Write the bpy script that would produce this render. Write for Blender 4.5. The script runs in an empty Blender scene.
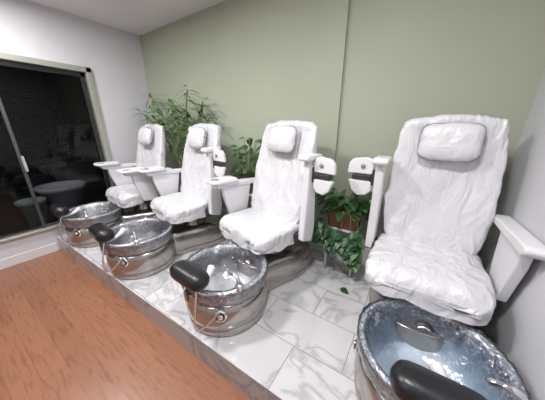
import bpy, bmesh, math, random
from mathutils import Vector, Matrix, noise
random.seed(7)
S = bpy.context.scene
COL = S.collection
try:
    S.view_settings.view_transform = 'Standard'
except Exception: pass

# ---------------------------------------------------------------- materials
def mat(name, col=(.8,.8,.8), rough=.5, metal=0., **kw):
    m = bpy.data.materials.new(name); m.use_nodes = True
    b = m.node_tree.nodes['Principled BSDF']
    b.inputs['Base Color'].default_value = (*col, 1)
    b.inputs['Roughness'].default_value = rough
    b.inputs['Metallic'].default_value = metal
    for k, v in kw.items():
        k = k.replace('_', ' ')
        if k in b.inputs: b.inputs[k].default_value = v
    return m
def N(m, t, **kw):
    n = m.node_tree.nodes.new(t)
    for k, v in kw.items():
        if k in n.inputs: n.inputs[k].default_value = v
        else: setattr(n, k, v)
    return n
def L(m, a, b): m.node_tree.links.new(a, b)
def bsdf(m): return m.node_tree.nodes['Principled BSDF']
def coords(m, scale=(1,1,1), kind='Object'):
    tc = N(m, 'ShaderNodeTexCoord'); mp = N(m, 'ShaderNodeMapping')
    mp.inputs['Scale'].default_value = scale
    L(m, tc.outputs[kind], mp.inputs['Vector']); return mp.outputs['Vector']
def add_bump(m, vec, scale, strength, dist=.01, detail=4, distortion=0.):
    n = N(m, 'ShaderNodeTexNoise'); n.inputs['Scale'].default_value = scale
    n.inputs['Detail'].default_value = detail; n.inputs['Distortion'].default_value = distortion
    L(m, vec, n.inputs['Vector'])
    bp = N(m, 'ShaderNodeBump'); bp.inputs['Strength'].default_value = strength
    bp.inputs['Distance'].default_value = dist
    L(m, n.outputs['Fac'], bp.inputs['Height']); L(m, bp.outputs['Normal'], bsdf(m).inputs['Normal'])
    return n
def ramp(m, stops):
    r = N(m, 'ShaderNodeValToRGB'); e = r.color_ramp.elements
    while len(e) < len(stops): e.new(.5)
    for i, (p, c) in enumerate(stops):
        e[i].position = p; e[i].color = (*c, 1)
    return r

def wallmat(name, col):
    m = mat(name, col, .7); v = coords(m)
    n = N(m, 'ShaderNodeTexNoise'); n.inputs['Scale'].default_value = 1.3
    L(m, v, n.inputs['Vector'])
    r = ramp(m, [(.3, tuple(c*.96 for c in col)), (.7, tuple(min(1, c*1.03) for c in col))])
    L(m, n.outputs['Fac'], r.inputs['Fac']); L(m, r.outputs['Color'], bsdf(m).inputs['Base Color'])
    add_bump(m, v, 180, .08, .002); return m
M_green = wallmat('green_paint', (.40, .44, .34))
M_white = wallmat('white_paint', (.61, .61, .64))
M_ceil = wallmat('ceiling_paint', (.76, .74, .77))
M_trim = mat('trim_white', (.70, .70, .71), .4)

def tilemat(name, riser):
    m = mat(name, (.8,.8,.8), .1); tc = N(m, 'ShaderNodeTexCoord')
    sp = N(m, 'ShaderNodeSeparateXYZ'); cb = N(m, 'ShaderNodeCombineXYZ')
    L(m, tc.outputs['Object'], sp.inputs[0]); L(m, sp.outputs[0], cb.inputs[0])
    L(m, sp.outputs[2 if riser else 1], cb.inputs[1])
    mp = N(m, 'ShaderNodeMapping'); mp.inputs['Location'].default_value = (.15, 0.0 if riser else -.03, 0)
    L(m, cb.outputs[0], mp.inputs['Vector'])
    br = N(m, 'ShaderNodeTexBrick'); br.offset = .5; br.offset_frequency = 2
    for k, v in {'Scale':1., 'Mortar Size':.0028, 'Mortar Smooth':.3, 'Bias':0., 'Brick Width':.6, 'Row Height':.3}.items():
        br.inputs[k].default_value = v
    br.inputs['Color1'].default_value = (0,0,0,1); br.inputs['Color2'].default_value = (1,1,1,1)
    br.inputs['Mortar'].default_value = (.5,.5,.5,1)
    L(m, mp.outputs[0], br.inputs['Vector'])
    ad = N(m, 'ShaderNodeVectorMath', operation='MULTIPLY_ADD')
    L(m, br.outputs['Color'], ad.inputs[0]); ad.inputs[1].default_value = (3.1,2.3,4.7)
    L(m, tc.outputs['Object'], ad.inputs[2])
    n = N(m, 'ShaderNodeTexNoise'); n.inputs['Scale'].default_value = 2.6; n.inputs['Detail'].default_value = 7
    n.inputs['Distortion'].default_value = 1.3; L(m, ad.outputs[0], n.inputs['Vector'])
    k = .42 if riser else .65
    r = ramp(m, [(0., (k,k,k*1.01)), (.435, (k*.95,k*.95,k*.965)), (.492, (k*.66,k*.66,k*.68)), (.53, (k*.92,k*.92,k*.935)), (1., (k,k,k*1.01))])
    L(m, n.outputs['Fac'], r.inputs['Fac'])
    mx = N(m, 'ShaderNodeMix', data_type='RGBA')
    L(m, br.outputs['Fac'], mx.inputs['Factor']); L(m, r.outputs['Color'], mx.inputs[6])
    mx.inputs[7].default_value = (.27,.27,.28,1)
    L(m, mx.outputs[2], bsdf(m).inputs['Base Color'])
    return m
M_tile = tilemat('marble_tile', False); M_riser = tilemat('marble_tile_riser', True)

M_wood = mat('laminate_floor', (.4,.2,.1), .3)
v = coords(M_wood)
br = N(M_wood, 'ShaderNodeTexBrick'); br.offset = .37
for k, q in {'Scale':1., 'Mortar Size':.0009, 'Mortar Smooth':.2, 'Bias':0., 'Brick Width':1.25, 'Row Height':.125}.items():
    br.inputs[k].default_value = q
br.inputs['Color1'].default_value = (.315,.145,.082,1); br.inputs['Color2'].default_value = (.275,.123,.070,1)
br.inputs['Mortar'].default_value = (.14,.06,.035,1); L(M_wood, v, br.inputs['Vector'])
gv = coords(M_wood, (3.0, 26, 1)); n = N(M_wood, 'ShaderNodeTexNoise')
n.inputs['Scale'].default_value = 2.; n.inputs['Detail'].default_value = 8; n.inputs['Distortion'].default_value = .5
L(M_wood, gv, n.inputs['Vector'])
r = ramp(M_wood, [(.3, (.72,.68,.65)), (.5, (1,1,1)), (.75, (1.0,.98,.95))]); L(M_wood, n.outputs['Fac'], r.inputs['Fac'])
mx = N(M_wood, 'ShaderNodeMix', data_type='RGBA', blend_type='MULTIPLY'); mx.inputs['Factor'].default_value = 1
L(M_wood, br.outputs['Color'], mx.inputs[6]); L(M_wood, r.outputs['Color'], mx.inputs[7])
L(M_wood, mx.outputs[2], bsdf(M_wood).inputs['Base Color'])

M_cover = mat('white_plastic_cover', (.66,.66,.685), .33)
bsdf(M_cover).inputs['Coat Weight'].default_value = .35
bsdf(M_cover).inputs['Coat Roughness'].default_value = .15
add_bump(M_cover, coords(M_cover, (1,1,.38)), 9, .75, .036, 4, 1.3)
M_pillow = mat('white_pillow_vinyl', (.66,.66,.685), .35)
add_bump(M_pillow, coords(M_pillow), 14, .5, .02, 4, 1.)
M_arm = mat('white_arm_plastic', (.71,.71,.73), .35)
M_pipe = mat('grey_piping', (.27,.27,.30), .5)
M_black = mat('black_vinyl', (.012,.012,.015), .34)
add_bump(M_black, coords(M_black), 40, .3, .004)
M_dark = mat('dark_plastic', (.03,.03,.035), .45)
M_chrome = mat('chrome', (.82,.82,.84), .08, 1.)
M_taupe = mat('taupe_metallic_shell', (.45,.425,.405), .2, .85)
add_bump(M_taupe, coords(M_taupe), 300, .04, .001)

def bowlmat(name, low, hi, tint):
    m = mat(name, (.6,.62,.66), .08, .3)
    v = coords(m); vo = N(m, 'ShaderNodeTexVoronoi'); vo.inputs['Scale'].default_value = 90
    L(m, v, vo.inputs['Vector'])
    r = ramp(m, [(0., tuple(c*.4 for c in tint)), (.3, tuple(c*.7 for c in tint)), (.75, tint), (1., (.92,.94,.97))])
    sx = N(m, 'ShaderNodeSeparateColor'); L(m, vo.outputs['Color'], sx.inputs[0]); L(m, sx.outputs[0], r.inputs['Fac'])
    n = N(m, 'ShaderNodeTexNoise'); n.inputs['Scale'].default_value = 5; n.inputs['Detail'].default_value = 3
    L(m, v, n.inputs['Vector']); r2 = ramp(m, [(.35, low), (.65, hi)]); L(m, n.outputs['Fac'], r2.inputs['Fac'])
    sp = N(m, 'ShaderNodeSeparateXYZ'); L(m, v, sp.inputs[0])
    mr = N(m, 'ShaderNodeMapRange'); mr.inputs['From Min'].default_value = .24; mr.inputs['From Max'].default_value = .33
    L(m, sp.outputs[2], mr.inputs['Value'])
    mx = N(m, 'ShaderNodeMix', data_type='RGBA'); L(m, mr.outputs[0], mx.inputs['Factor'])
    L(m, r2.outputs['Color'], mx.inputs[6]); L(m, r.outputs['Color'], mx.inputs[7])
    L(m, mx.outputs[2], bsdf(m).inputs['Base Color'])
    add_bump(m, v, 12, .4, .02, 4, 1.)
    return m
M_bowl = bowlmat('speckled_glass_bowl', (.36,.37,.40), (.60,.62,.66), (.60,.62,.66))
M_bowlB = bowlmat('blue_tinted_bowl', (.33,.43,.55), (.56,.66,.76), (.43,.48,.55))

def clear(name, tint, glossfac, rough, bump=0):
    m = bpy.data.materials.new(name); m.use_nodes = True
    t = m.node_tree; t.nodes.remove(t.nodes['Principled BSDF']); o = t.nodes['Material Output']
    tr = N(m, 'ShaderNodeBsdfTransparent'); tr.inputs[0].default_value = (*tint, 1)
    gl = N(m, 'ShaderNodeBsdfGlossy'); gl.inputs['Roughness'].default_value = rough
    gl.inputs[0].default_value = (1,1,1,1)
    fr = N(m, 'ShaderNodeFresnel'); fr.inputs[0].default_value = 1.5
    ma = N(m, 'ShaderNodeMath', operation='MULTIPLY_ADD'); ma.inputs[1].default_value = 1.; ma.inputs[2].default_value = glossfac
    ma.use_clamp = True
    L(m, fr.outputs[0], ma.inputs[0])
    mx = N(m, 'ShaderNodeMixShader'); L(m, ma.outputs[0], mx.inputs[0]); L(m, tr.outputs[0], mx.inputs[1]); L(m, gl.outputs[0], mx.inputs[2])
    L(m, mx.outputs[0], o.inputs[0])
    if bump:
        n = N(m, 'ShaderNodeTexNoise'); n.inputs['Scale'].default_value = 20; n.inputs['Distortion'].default_value = 1.4
        tc = N(m, 'ShaderNodeTexCoord'); L(m, tc.outputs['Object'], n.inputs['Vector'])
        bp = N(m, 'ShaderNodeBump'); bp.inputs['Strength'].default_value = bump; bp.inputs['Distance'].default_value = .02
        L(m, n.outputs['Fac'], bp.inputs['Height']); L(m, bp.outputs[0], gl.inputs['Normal'])
    return m
M_glass = clear('window_glass', (.7,.72,.74), -.025, 0.)
M_liner = clear('clear_plastic_liner', (.95,.96,.98), .10, .10, .9)
M_frame = mat('window_frame_metal', (.40,.41,.35), .35, .4)
M_fdark = mat('dark_aluminium', (.05,.05,.05), .35, .6)
M_stile = mat('grey_aluminium', (.12,.12,.12), .3, .7)
def leafmat(name, a, b):
    m = mat(name, a, .4); n = N(m, 'ShaderNodeTexNoise'); n.inputs['Scale'].default_value = 9
    L(m, coords(m), n.inputs['Vector']); r = ramp(m, [(.35, a), (.65, b)])
    L(m, n.outputs['Fac'], r.inputs['Fac']); L(m, r.outputs['Color'], bsdf(m).inputs['Base Color']); return m
M_leaf = leafmat('pothos_leaf', (.02,.07,.028), (.065,.165,.05))
M_bam = leafmat('bamboo_leaf', (.06,.13,.045), (.15,.26,.10))
M_stem = mat('plant_stem', (.16,.22,.08), .5)
M_soil = mat('soil', (.05,.03,.02), .9)
M_terra = mat('brown_planter', (.17,.07,.04), .5)
M_potw = mat('white_ceramic', (.6,.6,.6), .35)
M_potg = mat('pale_green_plastic', (.42,.5,.48), .5)
M_extf = mat('exterior_ground', (.03,.03,.03), .8); M_extw = mat('exterior_dark_wall', (.003,.003,.004), .9)

# ---------------------------------------------------------------- mesh helpers
def obj(name, me, m=None, parent=None, smooth=True):
    o = bpy.data.objects.new(name, me); COL.objects.link(o)
    if m is not None: me.materials.append(m)
    if smooth:
        for p in me.polygons: p.use_smooth = True
    if parent: o.parent = parent
    return o
def from_py(name, vs, fs, m=None, parent=None, smooth=True):
    me = bpy.data.meshes.new(name); me.from_pydata(vs, [], fs)
    bm = bmesh.new(); bm.from_mesh(me); bmesh.ops.recalc_face_normals(bm, faces=bm.faces); bm.to_mesh(me); bm.free()
    return obj(name, me, m, parent, smooth)
def box(name, lo, hi, m, parent=None, bev=0., seg=3):
    x0,y0,z0 = lo; x1,y1,z1 = hi
    vs = [(x0,y0,z0),(x1,y0,z0),(x1,y1,z0),(x0,y1,z0),(x0,y0,z1),(x1,y0,z1),(x1,y1,z1),(x0,y1,z1)]
    fs = [(0,3,2,1),(4,5,6,7),(0,1,5,4),(1,2,6,5),(2,3,7,6),(3,0,4,7)]
    o = from_py(name, vs, fs, m, parent, bev > 0)
    if bev: mod(o, bev, seg)
    return o
def mod(o, bev, seg=3):
    b = o.modifiers.new('bev', 'BEVEL'); b.width = bev; b.segments = seg; b.limit_method = 'ANGLE'; b.angle_limit = .6
    o.modifiers.new('wn', 'WEIGHTED_NORMAL')
def prism(name, pts, axis, a0, a1, m, parent=None, bev=0.):
    def P(p, a):
        return {'x':(a,p[0],p[1]), 'y':(p[0],a,p[1]), 'z':(p[0],p[1],a)}[axis]
    n = len(pts); vs = [P(p,a0) for p in pts] + [P(p,a1) for p in pts]
    fs = [tuple(range(n))[::-1], tuple(range(n, 2*n))] + [(i,(i+1)%n,n+(i+1)%n,n+i) for i in range(n)]
    o = from_py(name, vs, fs, m, parent, bev > 0)
    if bev: mod(o, bev)
    return o
def rrect(x0,y0,x1,y1,r,n=5):
    out = []
    for cx,cy,a in ((x1-r,y0+r,-90),(x1-r,y1-r,0),(x0+r,y1-r,90),(x0+r,y0+r,180)):
        for i in range(n+1):
            t = math.radians(a+90*i/n); out.append((cx+r*math.cos(t), cy+r*math.sin(t)))
    return out
def rings(name, rs, m, parent=None, cap=True, closed=True):
    n = len(rs[0]); vs = [tuple(p) for r in rs for p in r]; fs = []
    for i in range(len(rs)-1):
        for j in range(n if closed else n-1):
            k = (j+1) % n; fs.append((i*n+j, i*n+k, (i+1)*n+k, (i+1)*n+j))
    if cap:
        for base, r in ((0, rs[0]), ((len(rs)-1)*n, rs[-1])):
            c = sum((Vector(p) for p in r), Vector())/n; vs.append(tuple(c)); ci = len(vs)-1
            for j in range(n): fs.append((base+j, base+(j+1)%n, ci))
    return from_py(name, vs, fs, m, parent)
def lathe(name, prof, m, parent=None, c=(0,0), n=64, wob=0., seed=0):
    rs = []
    for r, z in prof:
        ring = []
        for j in range(n):
            a = 2*math.pi*j/n; rr = r; zz = z
            if wob:
                q = noise.noise(Vector((math.cos(a)*5, math.sin(a)*5, z*14+seed)))
                q2 = noise.noise(Vector((math.cos(a)*11, math.sin(a)*11, z*20+seed+9)))
                rr += wob*(q+.5*q2); zz += wob*.8*q2
            ring.append((c[0]+rr*math.cos(a), c[1]+rr*math.sin(a), zz))
        rs.append(ring)
    return rings(name, rs, m, parent, cap=False)
def tube(name, pts, r, m, parent=None, n=8):
    pts = [Vector(p) for p in pts]; rs = []
    for i, p in enumerate(pts):
        t = (pts[min(i+1,len(pts)-1)]-pts[max(i-1,0)]).normalized()
        u = t.cross(Vector((0,0,1)) if abs(t.z) < .9 else Vector((1,0,0))).normalized(); w = t.cross(u)
        rad = r[i] if isinstance(r, (list,tuple)) else r
        rs.append([p+u*rad*math.cos(2*math.pi*j/n)+w*rad*math.sin(2*math.pi*j/n) for j in range(n)])
    return rings(name, rs, m, parent)
def bez(p0, p1, p2, p3, n=16):
    out = []
    for i in range(n+1):
        t = i/n; out.append(tuple((1-t)**3*Vector(p0)+3*(1-t)**2*t*Vector(p1)+3*(1-t)*t*t*Vector(p2)+t**3*Vector(p3)))
    return out
def se(a, e):
    c, s = math.cos(a), math.sin(a)
    return math.copysign(abs(c)**(2/e), c), math.copysign(abs(s)**(2/e), s)
def ridged(v):
    return 1-math.sqrt(noise.noise(v)**2+.0015)*2.2
def wrinkle(o, amp, sc, seed, fine=.4, fan=None):
    me = o.data
    ns = [vv.normal.copy() for vv in me.vertices]
    for vv, nn in zip(me.vertices, ns):
        q = vv.co
        wx = noise.noise(Vector((q.x*5, q.z*5, seed)))*.06; wz = noise.noise(Vector((q.x*5+7, q.z*5, seed)))*.06
        xx = q.x
        if fan is not None: xx = q.x/(1+max(0,(fan-q.z))*.9)   # pleats fanning out below the pillow
        p = Vector(((xx+wx)*sc[0]+seed*3.1, q.y*sc[1], (q.z+wz)*sc[2]+seed))
        d = (ridged(p)-.5)*.85 + noise.noise(p*.45)*.9 + fine*(ridged(p*2.1+Vector((5,3,1)))-.5)
        vv.co += nn*d*amp
def lerp(tab, t):
    for (a, x), (b, y) in zip(tab, tab[1:]):
        if t <= b:
            f = (t-a)/(b-a); f = f*f*(3-2*f); return x+(y-x)*f
    return tab[-1][1]
def empty(name, loc=(0,0,0), rz=0, parent=None):
    e = bpy.data.objects.new(name, None); COL.objects.link(e); e.location = loc; e.rotation_euler = (0,0,rz)
    e.empty_display_size = .1
    if parent: e.parent = parent
    return e

# ---------------------------------------------------------------- room
XL, XR, YB, YF, ZC, PZ = -3.65, .53, 2.11, -3.2, 2.74, .19
box('floor', (XL, YF, -.1), (XR, YB, 0), M_wood)
box('ceiling', (XL-.1, YF-.1, ZC), (XR+.1, YB+.1, ZC+.1), M_ceil)
box('wall_right', (XR, YF, 0), (XR+.1, YB+.1, ZC), M_white)
box('wall_front', (XL-.1, YF-.1, 0), (XR+.1, YF, ZC), M_white)
prism('wall_back', [(XL-.1,YB+.1),(XL-.1,YB-.03),(-.66,YB-.03),(-.66,YB),(XR,YB),(XR,YB+.1)], 'z', 0, ZC, M_green)
WY0, WY1, WZ0, WZ1 = -1.6, 1.37, .30, 2.2
wl = empty('wall_left')
box('wall_left_below', (XL-.1, YF, 0), (XL, YB+.1, WZ0), M_white, wl)
box('wall_left_above', (XL-.1, YF, WZ1), (XL, YB+.1, ZC), M_white, wl)
box('wall_left_side_a', (XL-.1, WY1, WZ0), (XL, YB+.1, WZ1), M_white, wl)
box('wall_left_side_b', (XL-.1, YF, WZ0), (XL, WY0, WZ1), M_white, wl)
box('baseboard_left', (XL, YF, 0), (XL+.012, .56, .11), M_trim, bev=.003)
box('baseboard_back', (XL, YB-.06, PZ), (XR, YB-.031, PZ+.20), M_trim, bev=.005)
def yedge(x): return .58 + (x-XL)/(XR-XL)*.08
pts = [(XL+.001, yedge(XL)), (XR-.001, yedge(XR)), (XR-.001, YB-.031), (XL+.001, YB-.031)]
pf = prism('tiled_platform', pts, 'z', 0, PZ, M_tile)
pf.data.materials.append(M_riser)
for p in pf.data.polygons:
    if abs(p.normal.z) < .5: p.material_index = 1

w = empty('window_1', (XL, 0, 0))
F = .06
box('frame_top', (-.1, WY0, WZ1-F), (.03, WY1, WZ1), M_frame, w, .006)
box('frame_bottom', (-.1, WY0, WZ0), (.03, WY1, WZ0+.03), M_frame, w, .006)
box('frame_right', (-.1, WY1-F, WZ0), (.03, WY1, WZ1), M_frame, w, .006)
box('frame_left', (-.1, WY0, WZ0), (.03, WY0+F, WZ1), M_frame, w, .006)
box('inner_rail_top', (-.07, WY0, WZ1-F-.05), (-.03, WY1-F, WZ1-F), M_fdark, w, .004)
box('inner_stile_right', (-.07, WY1-F-.05, WZ0), (-.03, WY1-F, WZ1-F), M_fdark, w, .004)
box('inner_rail_bottom', (-.07, WY0, WZ0+.03), (-.03, WY1-F, WZ0+.06), M_stile, w, .004)
box('sliding_stile', (-.04, .50, WZ0+.03), (.0, .53, WZ1-F), M_stile, w, .004)
box('glass_pane_a', (-.055, .5, WZ0+.05), (-.05, WY1-F, WZ1-F), M_glass, w)
box('glass_pane_b', (-.025, WY0+F, WZ0+.05), (-.02, .52, WZ1-F), M_glass, w)
box('pull_handle', (.0, .515, 1.02), (.03, .545, 1.20), M_chrome, w, .01)
box('exterior_ground', (-7, -3.5, .1), (XL-.1, 3, .22), M_extf)
box('exterior_wall', (-7.1, -3.5, .1), (-7, 3, 3), M_extw)
def pot(name, loc, r0, r1, h, m):
    e = empty(name, loc)
    prof = [(0,0),(r0*.95,0),(r0,.01),(r0+(r1-r0)*.85,h*.86),(r1*1.04,h*.87),(r1*1.06,h),(r1*.95,h),(r1*.92,h*.9),(0.001,h*.88)]
    lathe('pot_body', prof, m, e, n=40)
    return e
pot('outdoor_planter_pot', (-4.4,.93,.22), .17, .27, .46, M_potw)
pot('outdoor_bucket', (-4.2,.55,.22), .10, .14, .36, M_potg)
lo = bpy.data.lights.new('exterior_fill', 'POINT'); lo.energy = 24; lo.shadow_soft_size = .08; lo.color = (1,.97,.92)  # added fill lamp, brightens the outdoor pots behind the glass; no real fixture
pl = bpy.data.objects.new('exterior_fill', lo); COL.objects.link(pl); pl.location = (-4.0,.1,2.5)

# ---------------------------------------------------------------- pedicure chair
def chair(x, y, rot, swivel, left, right, seed, bowlm, ltray=False, rtray=False, bh=.865, bx=0, rec=.12, by=-.80, bw=1.):
    E = empty('pedicure_chair', (x, y, PZ), math.radians(rot))
    c = (bx, by)
    lathe('basin_shell', [(0,.0),(.266,0),(.280,.004),(.286,.02),(.289,.055),(.284,.062),(.284,.067),(.290,.075),(.296,.12),(.297,.165),(.292,.205),(.282,.232),(.268,.243),(.25,.245)], M_taupe, E, c)
    lathe('basin_bowl', [(.262,.235),(.270,.245),(.281,.29),(.290,.33),(.300,.345),(.302,.356),(.296,.364),(.285,.366),(.272,.360),(.262,.335),(.250,.28),(.232,.22),(.205,.165),(.16,.125),(.10,.108),(.0,.105)], bowlm, E, c)
    lathe('basin_liner', [(.288,.25),(.298,.285),(.306,.31),(.311,.34),(.309,.366),(.296,.380),(.280,.376),(.262,.345),(.246,.28),(.226,.22),(.195,.17)], M_liner, E, c, n=130, wob=.009, seed=seed)
    def disc(nm, p, d, r, th, m, n=28):
        p = Vector(p); d = Vector(d).normalized(); o = tube(nm, [p, p+d*th], r, m, E, n); return o
    disc('pump_ring', (c[0], c[1]+.238, .235), (0,-1,.35), .052, .018, M_dark)
    disc('pump_grille', (c[0], c[1]+.224, .240), (0,-1,.35), .038, .014, M_chrome)
    disc('pump_core', (c[0], c[1]+.212, .2445), (0,-1,.35), .026, .008, M_dark)
    disc('drain', (c[0], c[1], .106), (0,0,1), .03, .006, M_chrome)
    for ang, nm in ((-50, 'control'), (-178, 'air_jet')):
        a = math.radians(ang); dx, dy = math.cos(a), math.sin(a)
        for nm2, r0, zz, rad, th, mm in (('_escutcheon',.285,.195,.040,.018,M_chrome),('_ring',.301,.197,.029,.006,M_dark),('_button',.303,.198,.017,.012,M_chrome)):
            disc(nm+nm2, (c[0]+dx*r0, c[1]+dy*r0, zz), (dx,dy,.1), rad, th, mm)
    a = math.radians(-25); hx, hy = c[0]+.285*math.cos(a), c[1]+.285*math.sin(a)
    disc('faucet_base', (hx, hy, .362), (0,0,1), .024, .035, M_chrome)
    tube('faucet_spout', bez((hx,hy,.38),(hx,hy,.45),(hx-.04,hy,.46),(hx-.10,hy+.02,.42)), .012, M_chrome, E, 12)
    sx, sy = c[0]+.03, c[1]-.20
    tube('hand_shower', bez((sx+.05,sy-.09,.40),(sx+.05,sy-.08,.37),(sx+.03,sy,.38),(sx-.03,sy+.08,.41),10), [.010,.012,.013,.013,.012,.011,.011,.014,.018,.024,.027], M_arm, E, 12)
    tube('shower_hose', bez((sx+.05,sy-.095,.40),(sx+.10,sy-.19,.16),(sx+.02,sy-.16,.0),(sx+.18,sy-.03,.26),22), .0065, M_chrome, E)
    fz = .45
    rs = []
    for i in range(17):
        t = -1+2*i/16; k = max((1-abs(t)**6)**.4 if abs(t) < 1 else .0, .25)
        rs.append([(c[0]+t*.15, c[1]-.285+.068*k*se(2*math.pi*j/24,2.6)[0], fz+.056*k*se(2*math.pi*j/24,2.6)[1]) for j in range(24)])
    o = rings('footrest_pad', rs, M_black, E); o.modifiers.new('s','SUBSURF').levels = 1
    tube('footrest_arm', [(c[0],c[1]-.275,fz-.03),(c[0],c[1]-.300,.36),(c[0],c[1]-.297,.28)], .022, M_dark, E, 12)
    box('footrest_bracket', (c[0]-.05, c[1]-.315, .25), (c[0]+.05, c[1]-.27, .33), M_taupe, E, .01)
    prof = [(-.62,.13),(-.56,.16),(-.50,.175),(-.42,.19),(-.34,.225),(-.24,.262),(-.12,.285),(0,.275),(.1,.235),(.16,.16),(.18,.06)]
    out = [(xw, yy) for yy, xw in prof] + [(-xw, yy) for yy, xw in reversed(prof)]
    cy = -.2; rs = []
    for z, k in ((0,1.0),(.006,1.03),(.055,1.04),(.062,1.01),(.068,1.01),(.075,1.03),(.12,1.03),(.18,1.0),(.215,.95),(.24,.88),(.255,.78),(.262,.62)):
        rs.append([(px*k, cy+(py-cy)*(k if py > cy else 1), z) for px, py in out])
    rings('plinth', rs, M_taupe, E).modifiers.new('s','SUBSURF').levels = 1
    lathe('pedestal_column', [(.15,.24),(.13,.30),(.12,.38),(.15,.43)], M_taupe, E, (0,-.25), 32)
    W = empty('seat_assembly', (0,0,0), math.radians(swivel), E)
    sw = 1+(bw-1)*.5
    box('seat_pan', (-.25,-.50,.395), (.25,-.04,.445), M_dark, W, .02)
    ws = [(0,.255),(.06,.285),(.2,.300),(.5,.302),(.8,.292),(1,.26)]
    rs = []; NS = 70; M = 130
    for i in range(NS+1):
        t = i/NS; yy = -.60 + .60*t
        e = min(t, 1-t)/.13; k = math.sqrt(max(0, 1-(1-min(1,e))**2.4)); k = max(k,.12)
        th = lerp([(0,.085),(.25,.078),(1,.072)], t)*k; ww = lerp(ws, t)*(.90+.10*k)*sw
        zc = lerp([(0,.460),(.18,.486),(.5,.49),(1,.492)], t)
        ring = []
        for j in range(M):
            u, q = se(2*math.pi*j/M, 3.2)
            z = zc+th*q
            if q > 0: z += .014*abs(u)**2.5 - .006
            ring.append((u*ww, yy, z))
        rs.append(ring)
    o = rings('seat_cushion', rs, M_cover, W); wrinkle(o, .009, (8,5.5,8), seed)
    path = []
    for i in range(121):
        a = math.pi*(1+i/120)
        u, q = se(a, 5.); path.append((u*.300*sw, -.26+q*.337))
    rs = []
    for k in range(9):
        f = k/8; ring = []
        for i, (px, py) in enumerate(path):
            wv = noise.noise(Vector((px*9, py*9, seed*2.)))*.5+.5
            z = .49 - f*(.055+.06*wv)
            off = 1 + f*.016 + .05*f*noise.noise(Vector((px*14, py*14, f+seed)))
            ring.append((px*off, (py+.24)*off-.24, z))
        rs.append(ring)
    rings('cover_hem', rs, M_cover, W, cap=False, closed=False)
    rs = []; NB = 110; M = 150
    for i in range(NB+1):
        t = i/NB; z = .50+bh*t; yc = -.075-rec + (.085+rec)*t**.9 + .02*math.sin(math.pi*t) + .01
        e = min(1, (1-t)/.10); k = math.sqrt(max(0, 1-(1-e)**2.5)); k = max(k, .12)
        e0 = min(1, t/.06); k0 = max(.3, math.sqrt(max(0,1-(1-e0)**2)))
        ww = lerp([(0,.255),(.12,.283),(.38,.296),(.62,.288),(.82,.272),(1,.262)], t)*(.87+.13*k)*bw
        ww += .010*noise.noise(Vector((0,seed*5,t*6)))
        th = lerp([(0,.08),(.3,.075),(.6,.062),(1,.055)], t)*k*k0
        ring = []
        for j in range(M):
            u, q = se(2*math.pi*j/M, 2.9)
            yy = yc+th*q
            if q < 0: yy += .038*(1-abs(u)**2)*min(1,e) - .026*abs(u)**3*math.sin(math.pi*min(1,t*1.1))
            zz = z - (.03*(abs(u)**3) if t > .9 else 0)*(t-.9)*10
            ring.append((u*ww + .008*noise.noise(Vector((u*2,seed,t*9))), yy, zz))
        rs.append(ring)
    o = rings('backrest', rs, M_cover, W); wrinkle(o, .0112, (13,5,1.8), seed+4, fan=.5+bh*.7)
    rs = []
    for i in range(37):
        t = -1+2*i/36; k = (1-abs(t)**4)**.5 if abs(t) < 1 else 0; k = max(k,.05)
        rs.append([(t*.152, .050*k*se(2*math.pi*j/48,2.1)[0], .110*(.55+.45*k)*se(2*math.pi*j/48,2.4)[1]) for j in range(48)])
    tp = .82; zp = .50+bh*tp; yp = -.075-rec+(.085+rec)*tp**.9+.02*math.sin(math.pi*tp)+.01-.084
    tilt = -math.atan((.085+rec)/bh)*1.0 - .02
    def pil(o):
        o.rotation_euler.x = tilt; o.location = (0, yp, zp)
        return o
    o = rings('head_pillow', rs, M_pillow, W); wrinkle(o, .004, (12,12,12), seed+8); pil(o)
    pp = []
    for j in range(61):
        u, q = se(2*math.pi*j/60, 5); pp.append((u*.154, .002, q*.109))
    pil(tube('pillow_piping', pp, .005, M_pipe, W, 6))
    dx = (bw-1)*.30
    def tray(s, x0, y0):
        wd, dp = .20, .27
        a, b = sorted((s*x0, s*(x0+wd)))
        prism('tray', rrect(a, y0, b, y0+dp, .05), 'z', .832, .852, M_arm, W, .006)
        rim = [(p[0], p[1], .855) for p in rrect(a+.012, y0+.012, b-.012, y0+dp-.012, .04)]
        tube('tray_rim', rim+[rim[0]], .005, M_arm, W, 8)
        lathe('cup_recess', [(.0,.8535),(.030,.8535),(.036,.858),(.040,.854),(.041,.85)], M_pipe, W, (s*(x0+.12), y0+.075), 28)
        box('tray_hinge', (min(s*(.31+dx),s*(x0+.12)), y0+.10, .80), (max(s*(.31+dx),s*(x0+.12)), y0+.17, .835), M_dark, W, .004)
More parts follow.
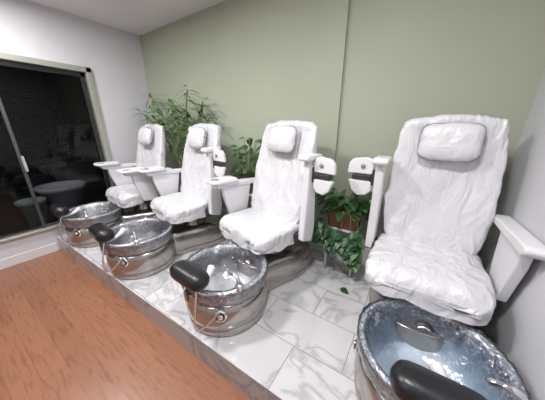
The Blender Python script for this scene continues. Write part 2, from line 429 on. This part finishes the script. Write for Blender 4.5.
    for s, mode, tr in ((-1, left, ltray), (1, right, rtray)):
        xa, xb = sorted((s*(.306+dx), s*(.372+dx)))
        if mode == 'down':
            prism('arm_panel', [(-.40,.46),(-.24,.44),(-.20,.56),(-.16,.77),(-.14,.785),(-.48,.795),(-.47,.70)], 'x', xa+.010, xb-.010, M_arm, W, .014)
            prism('armrest_pad', [(-.55,.800),(-.52,.778),(-.04,.765),(.0,.78),(-.01,.808),(-.52,.835),(-.55,.825)], 'x', xa-.008, xb+.008, M_arm, W, .012)
            box('arm_mount', (min(s*.24,s*(.32+dx)), -.38,.41), (max(s*.24,s*(.32+dx)), -.24,.49), M_dark, W, .01)
            if tr: tray(s, .25+dx, -.60)
        else:
            q = rec*.8
            prism('arm_raised', [(-.15-q,.44),(-.03-q,.40),(.0-q,.52),(-.06-q*.5,.80),(-.085,1.06),(-.09,1.10),(-.20,1.10),(-.21,1.06),(-.17-q*.5,.80)], 'x', xa+.004, xb-.004, M_arm, W, .014)
            prism('arm_raised_pad', [(-.25,1.075),(-.08,1.088),(-.07,1.118),(-.24,1.120),(-.26,1.10)], 'x', xa-.014, xb+.014, M_arm, W, .012)
            box('arm_mount', (min(s*.24,s*(.32+dx)), -.16-q,.41), (max(s*.24,s*(.32+dx)), -.04-q,.49), M_dark, W, .01)
            bb = sorted((s*(.36+dx), s*(.405+dx)))
            box('tray_bracket', (bb[0], -.175, .92), (bb[1], -.13, 1.03), M_dark, W, .008)
            box('tray_bracket_arm', (min(s*(.39+dx),s*(.52+dx)), -.182, .955), (max(s*(.39+dx),s*(.52+dx)), -.135, .990), M_dark, W, .006)
            A = [(.385,.995),(.380,1.065),(.395,1.10),(.43,1.112),(.52,1.10),(.548,1.07),(.555,.995)]
            B = [(.385,.948),(.382,.875),(.415,.845),(.47,.835),(.515,.87),(.548,.948)]
            for nm, P in (('tray_upper', A), ('tray_lower', B)):
                prism(nm, [(s*(a+dx), b) for a, b in P], 'y', -.178, -.145, M_arm, W, .010)
            tube('tray_knob', [(s*(.45+dx),-.178,1.052),(s*(.45+dx),-.187,1.052)], .015, M_pipe, W, 20)
    return E
chair(-3.04, 1.68, -5, 1, 'down', 'down', 1, M_bowl, True, True, bh=.845, bx=-.06, bw=1.12)
chair(-2.07, 1.73, -5, -4, 'down', 'up', 2, M_bowl, True, bh=.845, by=-.83, bw=1.17)
chair(-.99, 1.76, -3, -10, 'down', 'up', 3, M_bowl, True, by=-.81, bw=1.12)
chair(.14, 1.80, 1, -1, 'up', 'down', 4, M_bowlB, bh=.88, bx=.04, rec=.03)

# ---------------------------------------------------------------- plants
class Acc:
    def __init__(s): s.v = []; s.f = []; s.mi = []
    def add(s, vs, fs, mi):
        b = len(s.v); s.v += [tuple(q) for q in vs]; s.f += [tuple(i+b for i in f) for f in fs]; s.mi += [mi]*len(fs)
    def done(s, name, mats, parent):
        me = bpy.data.meshes.new(name); me.from_pydata(s.v, [], s.f)
        for m in mats: me.materials.append(m)
        for p, i in zip(me.polygons, s.mi): p.material_index = i; p.use_smooth = True
        return obj(name, me, None, parent)
def leaf(A, base, direc, up, Ln, wd, shape, mi, droop=.25):
    d = Vector(direc).normalized(); sd = d.cross(Vector(up)).normalized(); nn = sd.cross(d)
    vs = []; K = len(shape)
    for i, wv in enumerate(shape):
        t = i/(K-1); c0 = Vector(base)+d*Ln*t - Vector((0,0,1))*droop*Ln*t*t
        for q in (-1,0,1): vs.append(c0+sd*q*wv*wd+nn*(abs(q)*wv*wd*.25))
    fs = []
    for i in range(K-1):
        for q in (0,1): fs.append((i*3+q, i*3+q+1, i*3+q+4, i*3+q+3))
    A.add(vs, fs, mi)
def stem(A, pts, r, mi):
    pts = [Vector(p) for p in pts]; n = 6; vs = []; fs = []
    for i, p in enumerate(pts):
        t = (pts[min(i+1,len(pts)-1)]-pts[max(i-1,0)]).normalized()
        u = t.cross(Vector((.3,1,.2))).normalized(); w_ = t.cross(u)
        for j in range(n): vs.append(p+u*r*math.cos(j*2*math.pi/n)+w_*r*math.sin(j*2*math.pi/n))
    for i in range(len(pts)-1):
        for j in range(n): fs.append((i*n+j, i*n+(j+1)%n, (i+1)*n+(j+1)%n, (i+1)*n+j))
    A.add(vs, fs, mi)
HEART = [.25,.85,1.,.92,.7,.4,.0]; LANCE = [.15,.7,1.,.95,.7,.35,0.]
rnd = random.Random(11)
B = empty('potted_bamboo', (-2.60, 1.90, PZ))
lathe('pot', [(0,0),(.10,0),(.105,.01),(.135,.30),(.145,.31),(.145,.34),(.13,.34),(.125,.30),(.0,.30)], M_potw, B, n=40)
lathe('soil', [(.126,.31),(0.001,.315)], M_soil, B, n=30)
A = Acc()
for tx, tz in ((-.76,1.74),(-.62,1.45),(-.46,1.58),(-.20,1.36),(-.06,1.56),(.10,1.48),(.22,1.72),(.36,1.58),(.46,1.42),(-.32,1.66),(-.84,1.50),(.30,1.30),(-.5,1.3)):
    bx = rnd.uniform(-.07,.07); by = rnd.uniform(-.05,.02)
    pts = bez((bx,by,.28),(bx+tx*.15,by,.28+tz*.4),(bx+tx*.5,by,tz*.85),(tx, by+rnd.uniform(-.12,.04), tz), 14)
    stem(A, pts, .0075, 1)
    for i in range(7, 15):
        for k in range(5 if i > 10 else (2 if i > 8 else 1)):
            a = rnd.uniform(0, 6.28); d = Vector((math.cos(a), math.sin(a)*.5-.15, rnd.uniform(-.4,.7)))
            leaf(A, Vector(pts[i])+Vector((0,0,rnd.uniform(-.05,.03))), d, (0,-.5,1), rnd.uniform(.12,.21), rnd.uniform(.010,.017), LANCE, 0, .35)
for i, v_ in enumerate(A.v):
    x_, y_, z_ = v_; A.v[i] = (max(x_, -1.0), min(y_, .16), z_)
A.done('bamboo_foliage', [M_bam, M_stem], B)

def pothos(loc, standh, n, spread, up, hang, seed, vines=()):
    rnd = random.Random(seed)
    E = empty('potted_pothos', loc)
    for sx in (-1,1):
        for sy in (-1,1):
            tube('stand_leg', [(sx*.12,sy*.075,0.002),(sx*.12,sy*.075,standh)], .010, M_trim, E, 10)
    box('stand_shelf', (-.14,-.095,standh-.02), (.14,.095,standh), M_trim, E, .004)
    rs = [[(sx*k*.98, sy*k, z) for sx, sy in rrect(-.15,-.10,.15,.10,.03)] for z, k in ((standh,.82),(standh+.01,.84),(standh+.14,1.0),(standh+.145,1.05),(standh+.17,1.05),(standh+.17,.96),(standh+.14,.92))]
    rings('planter', rs, M_terra, E)
    A = Acc(); top = standh+.16
    for i in range(n):
        a = rnd.uniform(0,6.28); rr = rnd.uniform(.1,1)**.6
        p = Vector((math.cos(a)*spread*rr, math.sin(a)*.10*rr-.01, top+rnd.uniform(-hang, up)))
        p0 = Vector((p.x*.35, p.y*.4, top-.02))
        stem(A, bez(p0, p0+Vector((0,0,.08)), p+Vector((0,0,.05)), p, 6), .0028, 1)
        d = Vector((math.cos(a), math.sin(a)*.8-.6, rnd.uniform(-.5,.4)))
        leaf(A, p, d, (0,-.4,1), rnd.uniform(.07,.115), rnd.uniform(.028,.042), HEART, 0, .3)
    for vx, vy, vz, k0 in vines:
        pts = bez((vx*.6,-.09,top),(vx*.9,-.17,top+.03),(vx,vy,top-.15),(vx,vy,vz), 12); stem(A, pts, .003, 1)
        for q in pts[k0:]:
            for _ in (0,1,2):
                d = Vector((rnd.uniform(-1,1), rnd.uniform(-1,-.1), -.5)); leaf(A, q, d, (0,-.5,1), rnd.uniform(.06,.1), .035, HEART, 0, .3)
    A.v = [(x_, min(y_, .15), z_) for x_, y_, z_ in A.v]
    A.done('pothos_foliage', [M_leaf, M_stem], E)
pothos((-.46, 1.88, PZ), .46, 75, .20, .17, .02, 3, ((-.17,-.12,.34,6),(-.08,-.14,.30,8),(.10,-.14,.26,8),(.02,-.15,.32,9),(.16,-.14,.20,7)))
pothos((-1.53, 1.86, PZ), .62, 55, .15, .42, .05, 5, ((-.1,-.13,.5,4),))
A = Acc(); leaf(A, (-.36,1.6,PZ+.012), (1,-.4,0), (0,0,1), .08, .03, HEART, 0, 0.02); A.done('fallen_leaf', [M_leaf], None)

# ---------------------------------------------------------------- lights
def lamp(x, y, sz, power):
    e = empty('ceiling_light', (x, y, ZC-.001))
    lathe('housing', [(0.001,-.0),(sz*.5+.02,0),(sz*.5+.02,-.03),(sz*.5,-.035),(sz*.5,-.02),(0.001,-.02)], M_trim, e, n=40)
    l = bpy.data.lights.new('lamp', 'AREA'); l.shape = 'DISK'; l.size = sz; l.energy = power; l.color = (1,.985,.985)
    o = bpy.data.objects.new('lamp', l); COL.objects.link(o); o.parent = e; o.location = (0,0,-.04)
for x, y, p_ in ((-2.9,.35,31),(-1.6,.35,38),(-.3,.35,33),(-2.9,-1.9,13),(-1.0,-1.9,19)):
    lamp(x, y, .2, p_)
wd = bpy.data.worlds.new('night'); S.world = wd; wd.use_nodes = True
wd.node_tree.nodes['Background'].inputs[0].default_value = (.02,.025,.04,1); wd.node_tree.nodes['Background'].inputs[1].default_value = .3

# ---------------------------------------------------------------- camera
cd = bpy.data.cameras.new('camera'); cam = bpy.data.objects.new('camera', cd); COL.objects.link(cam)
cd.sensor_width = 36; cd.lens = 220/545*36; cd.clip_start = .02
cam.location = (0,0,1.5); cam.rotation_euler = (math.radians(71.6), 0, math.radians(33.3))
S.camera = cam
